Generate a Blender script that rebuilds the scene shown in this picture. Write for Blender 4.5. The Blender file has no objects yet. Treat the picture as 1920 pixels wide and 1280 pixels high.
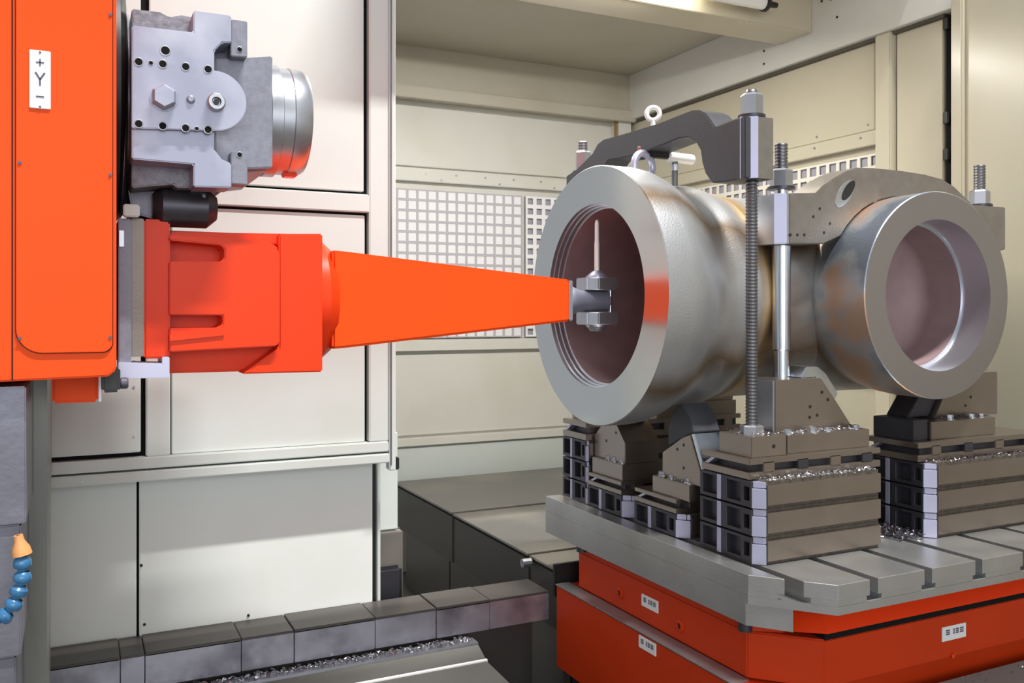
import bpy, bmesh, math, random
from mathutils import Vector, Matrix
random.seed(7)
S = bpy.context.scene
COL = S.collection

# ------------------------------------------------------------------ camera
F, HZ, CX, YAW, ZC = 1680.0, 585.0, 960.0, math.radians(26), 1.6
cam = bpy.data.cameras.new('camera'); cam_o = bpy.data.objects.new('camera', cam); COL.objects.link(cam_o)
cam_o.location = (0, 0, ZC); cam_o.rotation_euler = (math.pi/2, 0, -YAW)
cam.sensor_width = 36; cam.lens = 36*F/1920; cam.shift_y = -(640-HZ)/1920; cam.clip_start = .05
S.camera = cam_o

# ------------------------------------------------------------------ world, lamps and added fill, exposure
W = bpy.data.worlds.new('hall'); S.world = W; W.use_nodes = True
W.node_tree.nodes['Background'].inputs[0].default_value = (.92, .96, 1, 1)
W.node_tree.nodes['Background'].inputs[1].default_value = .60
def area(name, loc, target, sx, sy, power, col=(1, 1, 1)):
    l = bpy.data.lights.new(name, 'AREA'); l.shape = 'RECTANGLE'; l.size = sx; l.size_y = sy; l.energy = power; l.color = col
    o = bpy.data.objects.new(name, l); COL.objects.link(o); o.location = loc
    o.rotation_euler = (Vector(target)-Vector(loc)).to_track_quat('-Z', 'Y').to_euler()
    return o
area('strip_lamp', (3.0, -2.4, 14.0), (3.0, 3.0, 1.2), 4.0, .3, 3000, (1, .985, .95))
area('front_fill', (-.8, -6.0, 2.6), (.8, 3.0, 1.2), 6.0, 2.6, 210, (.95, .97, 1))  # unseen soft fill added behind the camera
area('bay_lamp', (1.8, 3.34, 3.0), (1.8, 3.9, .2), 1.2, .06, 54, (1, .96, .88))
S.view_settings.view_transform = 'Standard'; S.view_settings.look = 'None'
S.view_settings.exposure = 0.0; S.view_settings.gamma = 1.0; S.view_settings.use_curve_mapping = False

# ------------------------------------------------------------------ measuring helpers: a photo pixel on a known plane
cA, sA = math.cos(YAW), math.sin(YAW)
def onY(x, y, Y):
    k = (x-CX)/F; d = Y/(cA-sA*k); r = k*d
    return (sA*d+cA*r, ZC+(HZ-y)/F*d)
def onX(x, y, X):
    k = (x-CX)/F; d = X/(sA+cA*k); r = k*d
    return (cA*d-sA*r, ZC+(HZ-y)/F*d)

def P(l, Y): return [onY(a, b, Y) for a, b in l]

# ------------------------------------------------------------------ materials
MATS = {}
def node(nt, t, **kw):
    n = nt.nodes.new(t)
    for k, v in kw.items(): setattr(n, k, v)
    return n
def mat(name, col, rough=.5, metal=0., var=.06, scale=8., bump=0., bscale=60., stain=None, stain_amt=.0, stain_scale=3., coat=0., stretch=(1, 1, 1), rvar=.08, spec=.5):
    m = bpy.data.materials.new(name); m.use_nodes = True; nt = m.node_tree; b = nt.nodes['Principled BSDF']
    tc = node(nt, 'ShaderNodeTexCoord'); mp = node(nt, 'ShaderNodeMapping'); mp.inputs['Scale'].default_value = stretch
    nt.links.new(tc.outputs['Object'], mp.inputs[0])
    n1 = node(nt, 'ShaderNodeTexNoise'); n1.inputs['Scale'].default_value = scale; n1.inputs['Detail'].default_value = 5
    nt.links.new(mp.outputs[0], n1.inputs['Vector'])
    r = node(nt, 'ShaderNodeMix', data_type='RGBA')
    r.inputs[6].default_value = [max(0, c*(1-var*1.6)) for c in col]+[1]; r.inputs[7].default_value = [min(1, c*(1+var*1.6)) for c in col]+[1]
    nt.links.new(n1.outputs['Fac'], r.inputs[0]); out = r.outputs[2]
    if stain:
        n2 = node(nt, 'ShaderNodeTexNoise'); n2.inputs['Scale'].default_value = stain_scale; n2.inputs['Detail'].default_value = 7
        nt.links.new(mp.outputs[0], n2.inputs['Vector'])
        cr = node(nt, 'ShaderNodeValToRGB'); cr.color_ramp.elements[0].position = .5; cr.color_ramp.elements[1].position = .72
        cr.color_ramp.elements[1].color = (stain_amt,)*3+(1,)
        nt.links.new(n2.outputs['Fac'], cr.inputs[0])
        r2 = node(nt, 'ShaderNodeMix', data_type='RGBA'); r2.inputs[7].default_value = list(stain)+[1]
        nt.links.new(out, r2.inputs[6]); nt.links.new(cr.outputs[0], r2.inputs[0]); out = r2.outputs[2]
    nt.links.new(out, b.inputs['Base Color'])
    mr = node(nt, 'ShaderNodeMapRange'); mr.inputs['To Min'].default_value = max(.02, rough-rvar); mr.inputs['To Max'].default_value = min(1, rough+rvar)
    nt.links.new(n1.outputs['Fac'], mr.inputs[0]); nt.links.new(mr.outputs[0], b.inputs['Roughness'])
    b.inputs['Metallic'].default_value = metal; b.inputs['Coat Weight'].default_value = coat; b.inputs['Coat Roughness'].default_value = .15
    b.inputs['Specular IOR Level'].default_value = spec
    if bump:
        n3 = node(nt, 'ShaderNodeTexNoise'); n3.inputs['Scale'].default_value = bscale; n3.inputs['Detail'].default_value = 3
        nt.links.new(mp.outputs[0], n3.inputs['Vector'])
        bp = node(nt, 'ShaderNodeBump'); bp.inputs['Strength'].default_value = bump; bp.inputs['Distance'].default_value = .004
        nt.links.new(n3.outputs['Fac'], bp.inputs['Height']); nt.links.new(bp.outputs[0], b.inputs['Normal'])
    MATS[name] = m; return m
mat('orange', (.90, .084, .010), .42, var=.03, scale=2, spec=.12)
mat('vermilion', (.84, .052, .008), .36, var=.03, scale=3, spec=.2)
mat('base_orange', (.56, .042, .006), .45, var=.08, scale=3, spec=.2)  # darker than the headstock orange: shade around the table base put into the colour
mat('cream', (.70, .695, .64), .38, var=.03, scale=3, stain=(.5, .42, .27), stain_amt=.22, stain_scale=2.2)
mat('door_white', (.66, .71, .68), .40, var=.02, scale=2, stain=(.50, .47, .38), stain_amt=.22, stain_scale=2)
mat('white_paint', (.66, .71, .68), .36, var=.02, scale=2, stain=(.55, .52, .44), stain_amt=.25, stain_scale=2)
mat('panel_white', (.84, .87, .83), .42, var=.02, scale=2, stain=(.55, .50, .43), stain_amt=.2, stain_scale=1.6)
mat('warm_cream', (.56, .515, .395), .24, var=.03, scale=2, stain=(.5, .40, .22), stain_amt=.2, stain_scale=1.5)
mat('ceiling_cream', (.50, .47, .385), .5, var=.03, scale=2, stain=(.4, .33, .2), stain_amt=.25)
mat('sheet_lilac', (.50, .48, .53), .45, var=.02)
mat('backing_white', (.88, .88, .90), .5, var=.02)
mat('sheet_cream', (.80, .77, .68), .45, var=.02)
mat('backing_grey', (.36, .35, .40), .5, var=.05)
mat('shadow_brown', (.10, .085, .06), .7, var=.3, scale=9)
mat('rust', (.33, .22, .10), .8, var=.2, scale=15, stain=(.6, .5, .35), stain_amt=.8)
mat('black', (.012, .012, .013), .45)
mat('dark_gap', (.012, .012, .012), .9, spec=.1)
mat('bright_steel', (.33, .34, .43), .45, .55, var=.10, scale=9, bump=.05, stain=(.58, .60, .68), stain_amt=.6, stain_scale=5)
mat('lilac_steel', (.50, .50, .63), .38, .7, var=.08, scale=10)
mat('strip_lilac', (.47, .47, .62), .36, .45, var=.06, scale=10)  # chamfers of the same steel, their bright reflection put into the colour
mat('steel', (.44, .45, .49), .34, .85, var=.10, scale=14)
mat('chrome_steel', (.62, .66, .72), .22, 1., var=.08, scale=14)
mat('cast_grey', (.25, .25, .30), .5, .5, var=.2, scale=60, bump=.12, bscale=200)
mat('granular_grey', (.22, .22, .25), .55, .5, var=.45, scale=70, bump=.3, bscale=150)
mat('strap_grey', (.07, .071, .08), .5, .35, var=.08, scale=30, bump=.15, bscale=200)
mat('strap_brown', (.24, .215, .19), .45, .6, var=.12, scale=25, bump=.15, bscale=160)
mat('block_brown', (.32, .275, .242), .3, .9, var=.10, scale=5, bump=.06, bscale=200)
mat('block_dark', (.075, .073, .088), .4, .7, var=.2, scale=12)
mat('groove', (.10, .085, .07), .65, .4, var=.4, scale=60, bump=.5, bscale=140)
mat('table_steel', (.47, .47, .465), .36, .8, var=.08, scale=7, bump=.08, bscale=180, stain=(.33, .31, .28), stain_amt=.5)
mat('table_side', (.35, .36, .37), .42, .75, var=.08, scale=9, stain=(.24, .24, .25), stain_amt=.5)
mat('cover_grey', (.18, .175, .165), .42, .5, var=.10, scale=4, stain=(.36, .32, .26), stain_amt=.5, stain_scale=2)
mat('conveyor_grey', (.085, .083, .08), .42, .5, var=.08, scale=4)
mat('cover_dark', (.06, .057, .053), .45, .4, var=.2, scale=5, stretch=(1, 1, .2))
mat('ledge_steel', (.46, .455, .52), .36, .75, var=.22, scale=9, stain=(.18, .17, .2), stain_amt=.8, stain_scale=7)
mat('ledge_top', (.10, .092, .085), .42, .4, var=.12, scale=6)  # guideway tops: less front light than the segment faces, put into the colour
mat('column_steel', (.18, .18, .215), .45, .6, var=.16, scale=7, stain=(.26, .26, .32), stain_amt=.8, stain_scale=6, bump=.15)
mat('column_side', (.25, .255, .235), .4, .55, var=.3, scale=7, stretch=(1, 1, .25))
mat('floor_dark', (.10, .092, .08), .6, .1, var=.3, scale=6)
mat('zinc_white', (.86, .86, .84), .4, .2, var=.03)
mat('plate_white', (.82, .82, .84), .35, var=.02)
mat('ink', (.10, .09, .13), .5)
mat('hose_blue', (.035, .16, .33), .3, var=.1, coat=.4)
mat('nozzle_orange', (.72, .33, .12), .45, var=.1)
mat('chip', (.58, .58, .62), .28, 1., var=.4, scale=50)
mat('chip_dark', (.16, .15, .17), .35, 1., var=.4, scale=50)
mat('machined', (.50, .515, .515), .19, .95, var=.02, scale=3, rvar=.02)
mat('machined_warm', (.38, .36, .37), .36, .95, var=.02, scale=3, rvar=.02)
mat('bore_bright', (.66, .68, .74), .3, .9, var=.05, rvar=.03)
mat('lining', (.33, .23, .235), .6, .3, var=.12, scale=16, bump=.1, bscale=120)
mat('thread', (.20, .20, .21), .35, .9, var=.2)
def emission(name, col, st):
    m = bpy.data.materials.new(name); m.use_nodes = True; nt = m.node_tree; b = nt.nodes['Principled BSDF']
    b.inputs['Emission Color'].default_value = list(col)+[1]; b.inputs['Emission Strength'].default_value = st
    n = node(nt, 'ShaderNodeTexNoise'); n.inputs['Scale'].default_value = 3
    nt.links.new(n.outputs['Fac'], b.inputs['Roughness']); MATS[name] = m
emission('tube_glow', (1, .93, .78), 9)
def pipe_mat():
    # shot-blasted forging with temper colours that follow the welds and drift over the branch
    m = bpy.data.materials.new('forging'); m.use_nodes = True; nt = m.node_tree; b = nt.nodes['Principled BSDF']; L = nt.links.new
    tc = node(nt, 'ShaderNodeTexCoord'); sp = node(nt, 'ShaderNodeSeparateXYZ'); L(tc.outputs['Object'], sp.inputs[0])
    n1 = node(nt, 'ShaderNodeTexNoise'); n1.inputs['Scale'].default_value = 5; n1.inputs['Detail'].default_value = 5; L(tc.outputs['Object'], n1.inputs[0])
    base = node(nt, 'ShaderNodeMix', data_type='RGBA'); base.inputs[6].default_value = (.36, .38, .41, 1); base.inputs[7].default_value = (.56, .55, .54, 1); L(n1.outputs[0], base.inputs[0])
    out = base.outputs[2]
    def blend(fac, col):
        nonlocal out
        x = node(nt, 'ShaderNodeMix', data_type='RGBA'); x.inputs[7].default_value = list(col)+[1]; L(fac, x.inputs[0]); L(out, x.inputs[6]); out = x.outputs[2]
    def band(sock, pos, width, amt):
        a = node(nt, 'ShaderNodeMath', operation='SUBTRACT'); L(sock, a.inputs[0]); a.inputs[1].default_value = pos
        n = node(nt, 'ShaderNodeMath', operation='MULTIPLY_ADD'); L(n1.outputs[0], n.inputs[0]); n.inputs[1].default_value = .10; L(a.outputs[0], n.inputs[2])
        c = node(nt, 'ShaderNodeMath', operation='SUBTRACT'); L(n.outputs[0], c.inputs[0]); c.inputs[1].default_value = .05
        d = node(nt, 'ShaderNodeMath', operation='ABSOLUTE'); L(c.outputs[0], d.inputs[0])
        r = node(nt, 'ShaderNodeMapRange'); L(d.outputs[0], r.inputs[0]); r.inputs[1].default_value = 0; r.inputs[2].default_value = width; r.inputs[3].default_value = amt; r.inputs[4].default_value = 0
        return r.outputs[0]
    blend(band(sp.outputs[0], 2.02-2.2, .06, .85), (.60, .36, .10))
    blend(band(sp.outputs[0], 2.35-2.2, .40, .22), (.66, .52, .36))
    blend(band(sp.outputs[1], 2.28-2.45, .05, .85), (.20, .12, .05))
    n2 = node(nt, 'ShaderNodeTexNoise'); n2.inputs['Scale'].default_value = 4.2; n2.inputs['Detail'].default_value = 4; L(tc.outputs['Object'], n2.inputs[0])
    cr = node(nt, 'ShaderNodeValToRGB'); e = cr.color_ramp.elements; e[0].position = .42; e[0].color = (.10, .17, .27, 1); e[1].position = .60; e[1].color = (.66, .34, .18, 1)
    ee = cr.color_ramp.elements.new(.51); ee.color = (.40, .44, .48, 1); L(n2.outputs[0], cr.inputs[0])
    r = node(nt, 'ShaderNodeMapRange'); L(sp.outputs[1], r.inputs[0]); r.inputs[1].default_value = 2.26-2.45; r.inputs[2].default_value = 2.18-2.45; r.inputs[3].default_value = 0; r.inputs[4].default_value = .62
    r3 = node(nt, 'ShaderNodeMapRange'); L(sp.outputs[0], r3.inputs[0]); r3.inputs[1].default_value = -.09; r3.inputs[2].default_value = 0
    mu = node(nt, 'ShaderNodeMath', operation='MULTIPLY'); L(r.outputs[0], mu.inputs[0]); L(r3.outputs[0], mu.inputs[1])
    x = node(nt, 'ShaderNodeMix', data_type='RGBA'); L(mu.outputs[0], x.inputs[0]); L(out, x.inputs[6]); L(cr.outputs[0], x.inputs[7]); out = x.outputs[2]
    L(out, b.inputs['Base Color']); b.inputs['Metallic'].default_value = .8; b.inputs['Roughness'].default_value = .46
    n3 = node(nt, 'ShaderNodeTexNoise'); n3.inputs['Scale'].default_value = 170; L(tc.outputs['Object'], n3.inputs[0])
    bp = node(nt, 'ShaderNodeBump'); bp.inputs['Strength'].default_value = .22; bp.inputs['Distance'].default_value = .003; L(n3.outputs[0], bp.inputs['Height']); L(bp.outputs[0], b.inputs['Normal'])
    MATS['forging'] = m
pipe_mat()

# ------------------------------------------------------------------ mesh helpers (world coordinates in, offset by the root when linked)
def face(bm, vs):
    try: bm.faces.new(vs)
    except ValueError: pass
def box(bm, x0, x1, y0, y1, z0, z1):
    v = [bm.verts.new((x, y, z)) for x in (x0, x1) for y in (y0, y1) for z in (z0, z1)]
    for f in ((0, 1, 3, 2), (4, 6, 7, 5), (0, 4, 5, 1), (2, 3, 7, 6), (0, 2, 6, 4), (1, 5, 7, 3)): face(bm, [v[i] for i in f])
def prism(bm, pts, axis, a, b):
    """pts: polygon; axis 'X': pts=(y,z) from X=a to b; 'Y': pts=(x,z); 'Z': pts=(x,y)"""
    def P(p, t): return (t, p[0], p[1]) if axis == 'X' else (p[0], t, p[1]) if axis == 'Y' else (p[0], p[1], t)
    lo = [bm.verts.new(P(p, a)) for p in pts]; hi = [bm.verts.new(P(p, b)) for p in pts]; n = len(pts)
    face(bm, lo[::-1]); face(bm, hi)
    for i in range(n): face(bm, [lo[i], lo[(i+1) % n], hi[(i+1) % n], hi[i]])
def frame_of(d):
    d = Vector(d).normalized(); u = d.cross(Vector((0, 0, 1)))
    if u.length < 1e-4: u = Vector((1, 0, 0))
    u.normalize(); return d, u, d.cross(u).normalized()
def lathe(bm, c, d, prof, n=32, phase=0., close=False):
    """prof: (t along d, radius)"""
    d, u, w = frame_of(d); c = Vector(c); rings = []
    for t, r in prof:
        if r < 1e-6: rings.append([bm.verts.new(c+d*t)])
        else: rings.append([bm.verts.new(c+d*t+(u*math.cos(phase+2*math.pi*i/n)+w*math.sin(phase+2*math.pi*i/n))*r) for i in range(n)])
    pairs = list(zip(rings, rings[1:]))
    if close: pairs.append((rings[-1], rings[0]))
    for A, B in pairs:
        for i in range(n):
            j = (i+1) % n
            if len(A) == 1 and len(B) == 1: continue
            if len(A) == 1: face(bm, [A[0], B[i], B[j]])
            elif len(B) == 1: face(bm, [A[i], A[j], B[0]])
            else: face(bm, [A[i], A[j], B[j], B[i]])
def cyl(bm, p, q, r, n=24, r2=None, phase=0., ch=0.):
    p, q = Vector(p), Vector(q); L = (q-p).length; r2 = r if r2 is None else r2
    prof = [(0, 0), (0, r), (L, r2), (L, 0)] if not ch else [(0, 0), (0, r-ch), (ch, r), (L-ch, r2), (L, r2-ch), (L, 0)]
    lathe(bm, p, q-p, prof, n, phase)
def torus(bm, c, axis, R, r, n=28, m=12):
    d, u, w = frame_of(axis); c = Vector(c); rings = []
    for i in range(n):
        a = 2*math.pi*i/n; e = u*math.cos(a)+w*math.sin(a)
        rings.append([bm.verts.new(c+e*(R+r*math.cos(2*math.pi*k/m))+d*r*math.sin(2*math.pi*k/m)) for k in range(m)])
    for i in range(n):
        A, B = rings[i], rings[(i+1) % n]
        for k in range(m): face(bm, [A[k], A[(k+1) % m], B[(k+1) % m], B[k]])
def plate_cells(bm, us, vs, fill, axis, a, b):
    """solid sheet with holes: cells of the grid us x vs where fill(i,j); only outer walls are made"""
    nu, nv = len(us)-1, len(vs)-1
    ok = lambda i, j: 0 <= i < nu and 0 <= j < nv and fill(i, j)
    def P(u, v, t): return (t, u, v) if axis == 'X' else (u, t, v) if axis == 'Y' else (u, v, t)
    cache = {}
    def V(i, j, k):
        if (i, j, k) not in cache: cache[(i, j, k)] = bm.verts.new(P(us[i], vs[j], (a, b)[k]))
        return cache[(i, j, k)]
    for i in range(nu):
        for j in range(nv):
            if not ok(i, j): continue
            for k in (0, 1): face(bm, [V(i, j, k), V(i+1, j, k), V(i+1, j+1, k), V(i, j+1, k)])
            if not ok(i-1, j): face(bm, [V(i, j, 0), V(i, j+1, 0), V(i, j+1, 1), V(i, j, 1)])
            if not ok(i+1, j): face(bm, [V(i+1, j, 0), V(i+1, j+1, 0), V(i+1, j+1, 1), V(i+1, j, 1)])
            if not ok(i, j-1): face(bm, [V(i, j, 0), V(i+1, j, 0), V(i+1, j, 1), V(i, j, 1)])
            if not ok(i, j+1): face(bm, [V(i, j+1, 0), V(i+1, j+1, 0), V(i+1, j+1, 1), V(i, j+1, 1)])
def obj(name, bm, m, parent=None, bevel=0., smooth=True, segs=2, ang=35, kind=None, label=None):
    bmesh.ops.remove_doubles(bm, verts=bm.verts, dist=1e-6)
    bmesh.ops.recalc_face_normals(bm, faces=bm.faces)
    if bevel:
        es = [e for e in bm.edges if len(e.link_faces) == 2 and e.calc_face_angle(0) > math.radians(40)]
        bmesh.ops.bevel(bm, geom=es, offset=bevel, segments=segs, affect='EDGES', clamp_overlap=True)
    base = parent
    off = Vector((0, 0, 0))
    p = parent
    while p is not None: off += p.location; p = p.parent
    me = bpy.data.meshes.new(name)
    if parent is None:
        xs = [v.co for v in bm.verts]
        off = Vector(((min(v.x for v in xs)+max(v.x for v in xs))/2, (min(v.y for v in xs)+max(v.y for v in xs))/2, min(v.z for v in xs)))
    bmesh.ops.translate(bm, verts=bm.verts, vec=-off)
    bm.to_mesh(me); bm.free()
    if smooth:
        for pl in me.polygons: pl.use_smooth = True
        me.set_sharp_from_angle(angle=math.radians(ang))
    ms = m if isinstance(m, (list, tuple)) else [m]
    for k in ms: me.materials.append(MATS[k])
    o = bpy.data.objects.new(name, me); COL.objects.link(o)
    if parent is not None: o.parent = parent
    else: o.location = off
    if kind: o['kind'] = kind
    if label: o['label'] = label
    return o
def thing(name, label, cat, loc, group=None):
    o = bpy.data.objects.new(name, None); COL.objects.link(o); o.location = loc; o.empty_display_size = .05
    o['label'] = label; o['category'] = cat
    if group: o['group'] = group
    return o
def tag(o, label, cat, group=None):
    o['label'] = label; o['category'] = cat
    if group: o['group'] = group
    return o
def part(name, parent, m, fn, **kw):
    bm = bmesh.new(); fn(bm); return obj(name, bm, m, parent, **kw)
def pbox(name, parent, m, *b, bevel=.003, **kw):
    bm = bmesh.new(); box(bm, *b); return obj(name, bm, m, parent, bevel=bevel, **kw)
def struct(name, m, *b, label=None):
    o = pbox(name, None, m, *b); o['kind'] = 'structure'
    if label: o['label'] = label
    return o
def hexagon(bm, p, q, r, ch=.0): cyl(bm, p, q, r, 6, phase=math.radians(15))
def dup(o, parent, loc=None):
    c = o.copy(); COL.objects.link(c); c.parent = parent
    if loc is not None: c.location = loc
    return c

# ================================================================== THE SETTING
struct('floor', 'floor_dark', -3, 4.2, -2.5, 5.6, -.06, 0, label='dark oily shop floor under the machine')
# back wall of the bay
wb = struct('wall_back', 'cream', .9, 3.5, 5.25, 5.33, 0, 3.3, label='cream sheet metal back wall of the machine bay')
pbox('wall_panel', wb, 'cream', 1.0, 3.33, 5.225, 5.25, 2.50, 2.93)
pbox('sheet_frame', wb, 'cream', 1.0, 3.36, 5.205, 5.25, 2.405, 2.475)
pbox('sheet_frame', wb, 'cream', 1.0, 3.36, 5.205, 5.25, 1.36, 1.43)
pbox('wall_panel', wb, 'cream', 1.0, 3.36, 5.235, 5.25, .84, 1.34)
pbox('wall_rail', wb, 'cream', 1.0, 3.36, 5.215, 5.25, .775, .825)
pbox('wall_panel', wb, 'white_paint', 1.0, 3.36, 5.23, 5.25, .40, .765)
def perforated(parent, axis, u0, u1, v0, v1, pitch, hole, t0, t1, tb, ms, mb):
    nu, nv = int((u1-u0)/pitch), int((v1-v0)/pitch)
    us = [u0]; vs = [v0]; e = (pitch-hole)/2
    for i in range(nu): us += [u0+i*pitch+e, u0+i*pitch+e+hole]
    us.append(u0+nu*pitch)
    for j in range(nv): vs += [v0+j*pitch+e, v0+j*pitch+e+hole]
    vs.append(v0+nv*pitch)
    bm = bmesh.new(); plate_cells(bm, us, vs, lambda i, j: not (i % 2 == 1 and j % 2 == 1), axis, t0, t1)
    obj('perforated_sheet', bm, ms, parent, smooth=False)
    bm = bmesh.new()
    if axis == 'Y': box(bm, u0, us[-1], tb, tb+.006, v0, vs[-1])
    else: box(bm, tb, tb+.006, u0, us[-1], v0, vs[-1])
    obj('backing_sheet', bm, mb, parent)
perforated(wb, 'Y', 1.045, 2.62, 1.44, 2.40, .0655, .050, 5.217, 5.219, 5.2195, 'sheet_lilac', 'backing_white')
perforated(wb, 'Y', 2.645, 3.36, 1.44, 2.40, .0655, .040, 5.215, 5.221, 5.232, 'backing_white', 'backing_grey')
def screws(parent, pts, axis, m='steel', r=.007):
    for p in pts:
        d = Vector((-1, 0, 0)) if axis == 'X' else Vector((0, -1, 0))
        part('screw', parent, m, lambda bm: cyl(bm, Vector(p), Vector(p)+d*.004, r, 8))
screws(wb, [(x, 5.205, 2.455) for x in (1.95, 2.15, 2.35, 2.55, 2.75, 2.95)]+[(x, 5.205, 2.42) for x in (2.05, 2.45, 2.85)], 'Y')
# right wall of the bay
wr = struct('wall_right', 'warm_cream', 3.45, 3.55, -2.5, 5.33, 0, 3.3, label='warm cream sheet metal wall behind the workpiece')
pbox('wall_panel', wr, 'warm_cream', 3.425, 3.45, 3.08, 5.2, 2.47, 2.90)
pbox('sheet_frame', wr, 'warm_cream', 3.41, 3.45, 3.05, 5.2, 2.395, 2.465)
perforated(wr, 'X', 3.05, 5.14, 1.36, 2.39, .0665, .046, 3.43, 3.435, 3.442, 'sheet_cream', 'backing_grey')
pbox('wall_post', wr, 'warm_cream', 3.385, 3.45, 2.955, 3.045, .3, 2.90, bevel=.006)
pbox('wall_panel', wr, 'warm_cream', 3.42, 3.45, 2.70, 2.95, .3, 2.90, bevel=.004)
pbox('gap_strip', wr, 'dark_gap', 3.43, 3.452, 2.66, 2.695, .3, 2.88)
pbox('wall_rail', wr, 'warm_cream', 3.41, 3.45, 3.05, 5.2, 1.27, 1.34)
pbox('corner_flat', wr, 'warm_cream', 3.41, 3.45, 2.60, 2.655, .3, 2.90, bevel=.004)
for z in (2.83, 2.42, 2.26): pbox('roller_bracket', wr, 'black', 3.40, 3.45, 2.662, 2.69, z, z+.05)
screws(wr, [(3.41, y, 2.44) for y in (3.15, 3.45, 3.8, 4.15)]+[(3.425, y, 2.50) for y in (3.12, 3.45, 3.9)], 'X', r=.006)
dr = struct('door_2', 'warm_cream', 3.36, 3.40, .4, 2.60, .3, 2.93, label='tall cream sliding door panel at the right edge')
pbox('door_edge', dr, 'warm_cream', 3.335, 3.36, 2.545, 2.60, .3, 2.93, bevel=.006)
# ceiling and beams
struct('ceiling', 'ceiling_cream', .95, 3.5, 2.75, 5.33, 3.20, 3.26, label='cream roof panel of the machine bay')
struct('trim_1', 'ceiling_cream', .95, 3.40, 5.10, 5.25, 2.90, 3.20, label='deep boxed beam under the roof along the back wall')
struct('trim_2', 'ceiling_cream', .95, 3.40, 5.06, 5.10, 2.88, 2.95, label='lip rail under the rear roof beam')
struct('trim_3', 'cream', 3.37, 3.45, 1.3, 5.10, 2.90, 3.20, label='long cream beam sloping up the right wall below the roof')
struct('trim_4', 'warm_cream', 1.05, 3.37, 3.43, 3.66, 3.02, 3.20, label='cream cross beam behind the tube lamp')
struct('trim_5', 'shadow_brown', 3.40, 3.45, 2.68, 5.10, 2.884, 2.90, label='dark strip standing in for the shadow line under the right wall beam')  # brown strip painted in for the beam's shadow line
tp = struct('trim_6', 'cream', 3.30, 3.40, 5.12, 5.25, .4, 2.90, label='rusty vertical corner post where the bay walls meet')
pbox('rust_streak', tp, 'rust', 3.285, 3.30, 5.13, 5.16, 2.30, 2.93)
screws(bpy.data.objects['trim_3'], [(3.37, 3.30, 3.15), (3.37, 3.16, 3.12), (3.37, 3.78, 3.02), (3.37, 3.78, 2.95), (3.37, 3.36, 3.16), (3.37, 3.26, 3.05)], 'X', 'black', .006)

# sliding door at the left with recessed panels (its leading stile at X = 1.04)
d1 = struct('door_1', 'dark_gap', -.9, 1.045, 3.185, 3.205, 1.065, 3.3, label='white sliding enclosure door with framed panels behind the arm')
def dpan(x0, x1, z0, z1, y0=3.162, m='door_white'): return pbox('door_panel', d1, m, x0, x1, y0, 3.187, z0, z1, bevel=.003)
def dfr(x0, x1, z0, z1, y0=3.15, m='white_paint', n='door_stile', bv=.004): return pbox(n, d1, m, x0, x1, y0, 3.187, z0, z1, bevel=bv)
dpan(.219, .943, 2.037, 3.3)
dpan(.288, .947, 1.129, 1.951)
dpan(-.9, .193, 1.143, 3.3)
dfr(.960, 1.034, 1.128, 3.3); dfr(1.034, 1.058, 1.02, 3.3, 3.14)
pbox('door_edge_strip', d1, 'column_steel', 1.037, 1.042, 3.137, 3.141, 1.04, 3.3, bevel=.001)
dfr(.29, .960, 1.961, 2.027, 3.15, n='door_rail'); dfr(.208, .283, 1.128, 2.027, 3.15)
dfr(-.9, 1.034, 1.090, 1.128, 3.145, n='door_rail'); dfr(-.9, 1.034, 1.050, 1.084, 3.138, n='door_rail')
pbox('door_stop', d1, 'black', 1.060, 1.075, 3.15, 3.18, 1.02, 1.065)
screws(d1, [(.173, 3.162, z) for z in (1.20, 1.36, 1.44)]+[(-.06, 3.145, 1.11), (.02, 3.138, 1.066)], 'Y', r=.004)
# fixed skirt below the door
wl = struct('wall_left', 'panel_white', -1.2, .186, 3.262, 3.30, .30, 1.12, label='white skirt panel below the door beside the column')
pbox('wall_panel', wl, 'panel_white', .194, 1.004, 3.252, 3.30, .30, 1.12)
pbox('gap_strip', wl, 'dark_gap', .184, .196, 3.285, 3.31, .30, 1.12)
pbox('gap_strip', wl, 'black', 1.005, 1.024, 3.275, 3.31, .30, 1.12)
pbox('edge_strip', wl, 'white_paint', 1.024, 1.036, 3.255, 3.30, .45, 1.06, bevel=.002)
pbox('return_panel', wl, 'white_paint', 1.04, 1.16, 3.42, 3.45, .735, 1.12)
pbox('return_foot', wl, 'cover_grey', 1.04, 1.175, 3.40, 3.45, .40, .728)
pbox('foot_pad', wl, 'block_dark', 1.045, 1.165, 3.37, 3.40, .40, .60, bevel=.02)
screws(wl, [(.21, 3.252, .55), (.55, 3.252, .53), (.20, 3.252, .75)], 'Y', 'black', .005)

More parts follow.
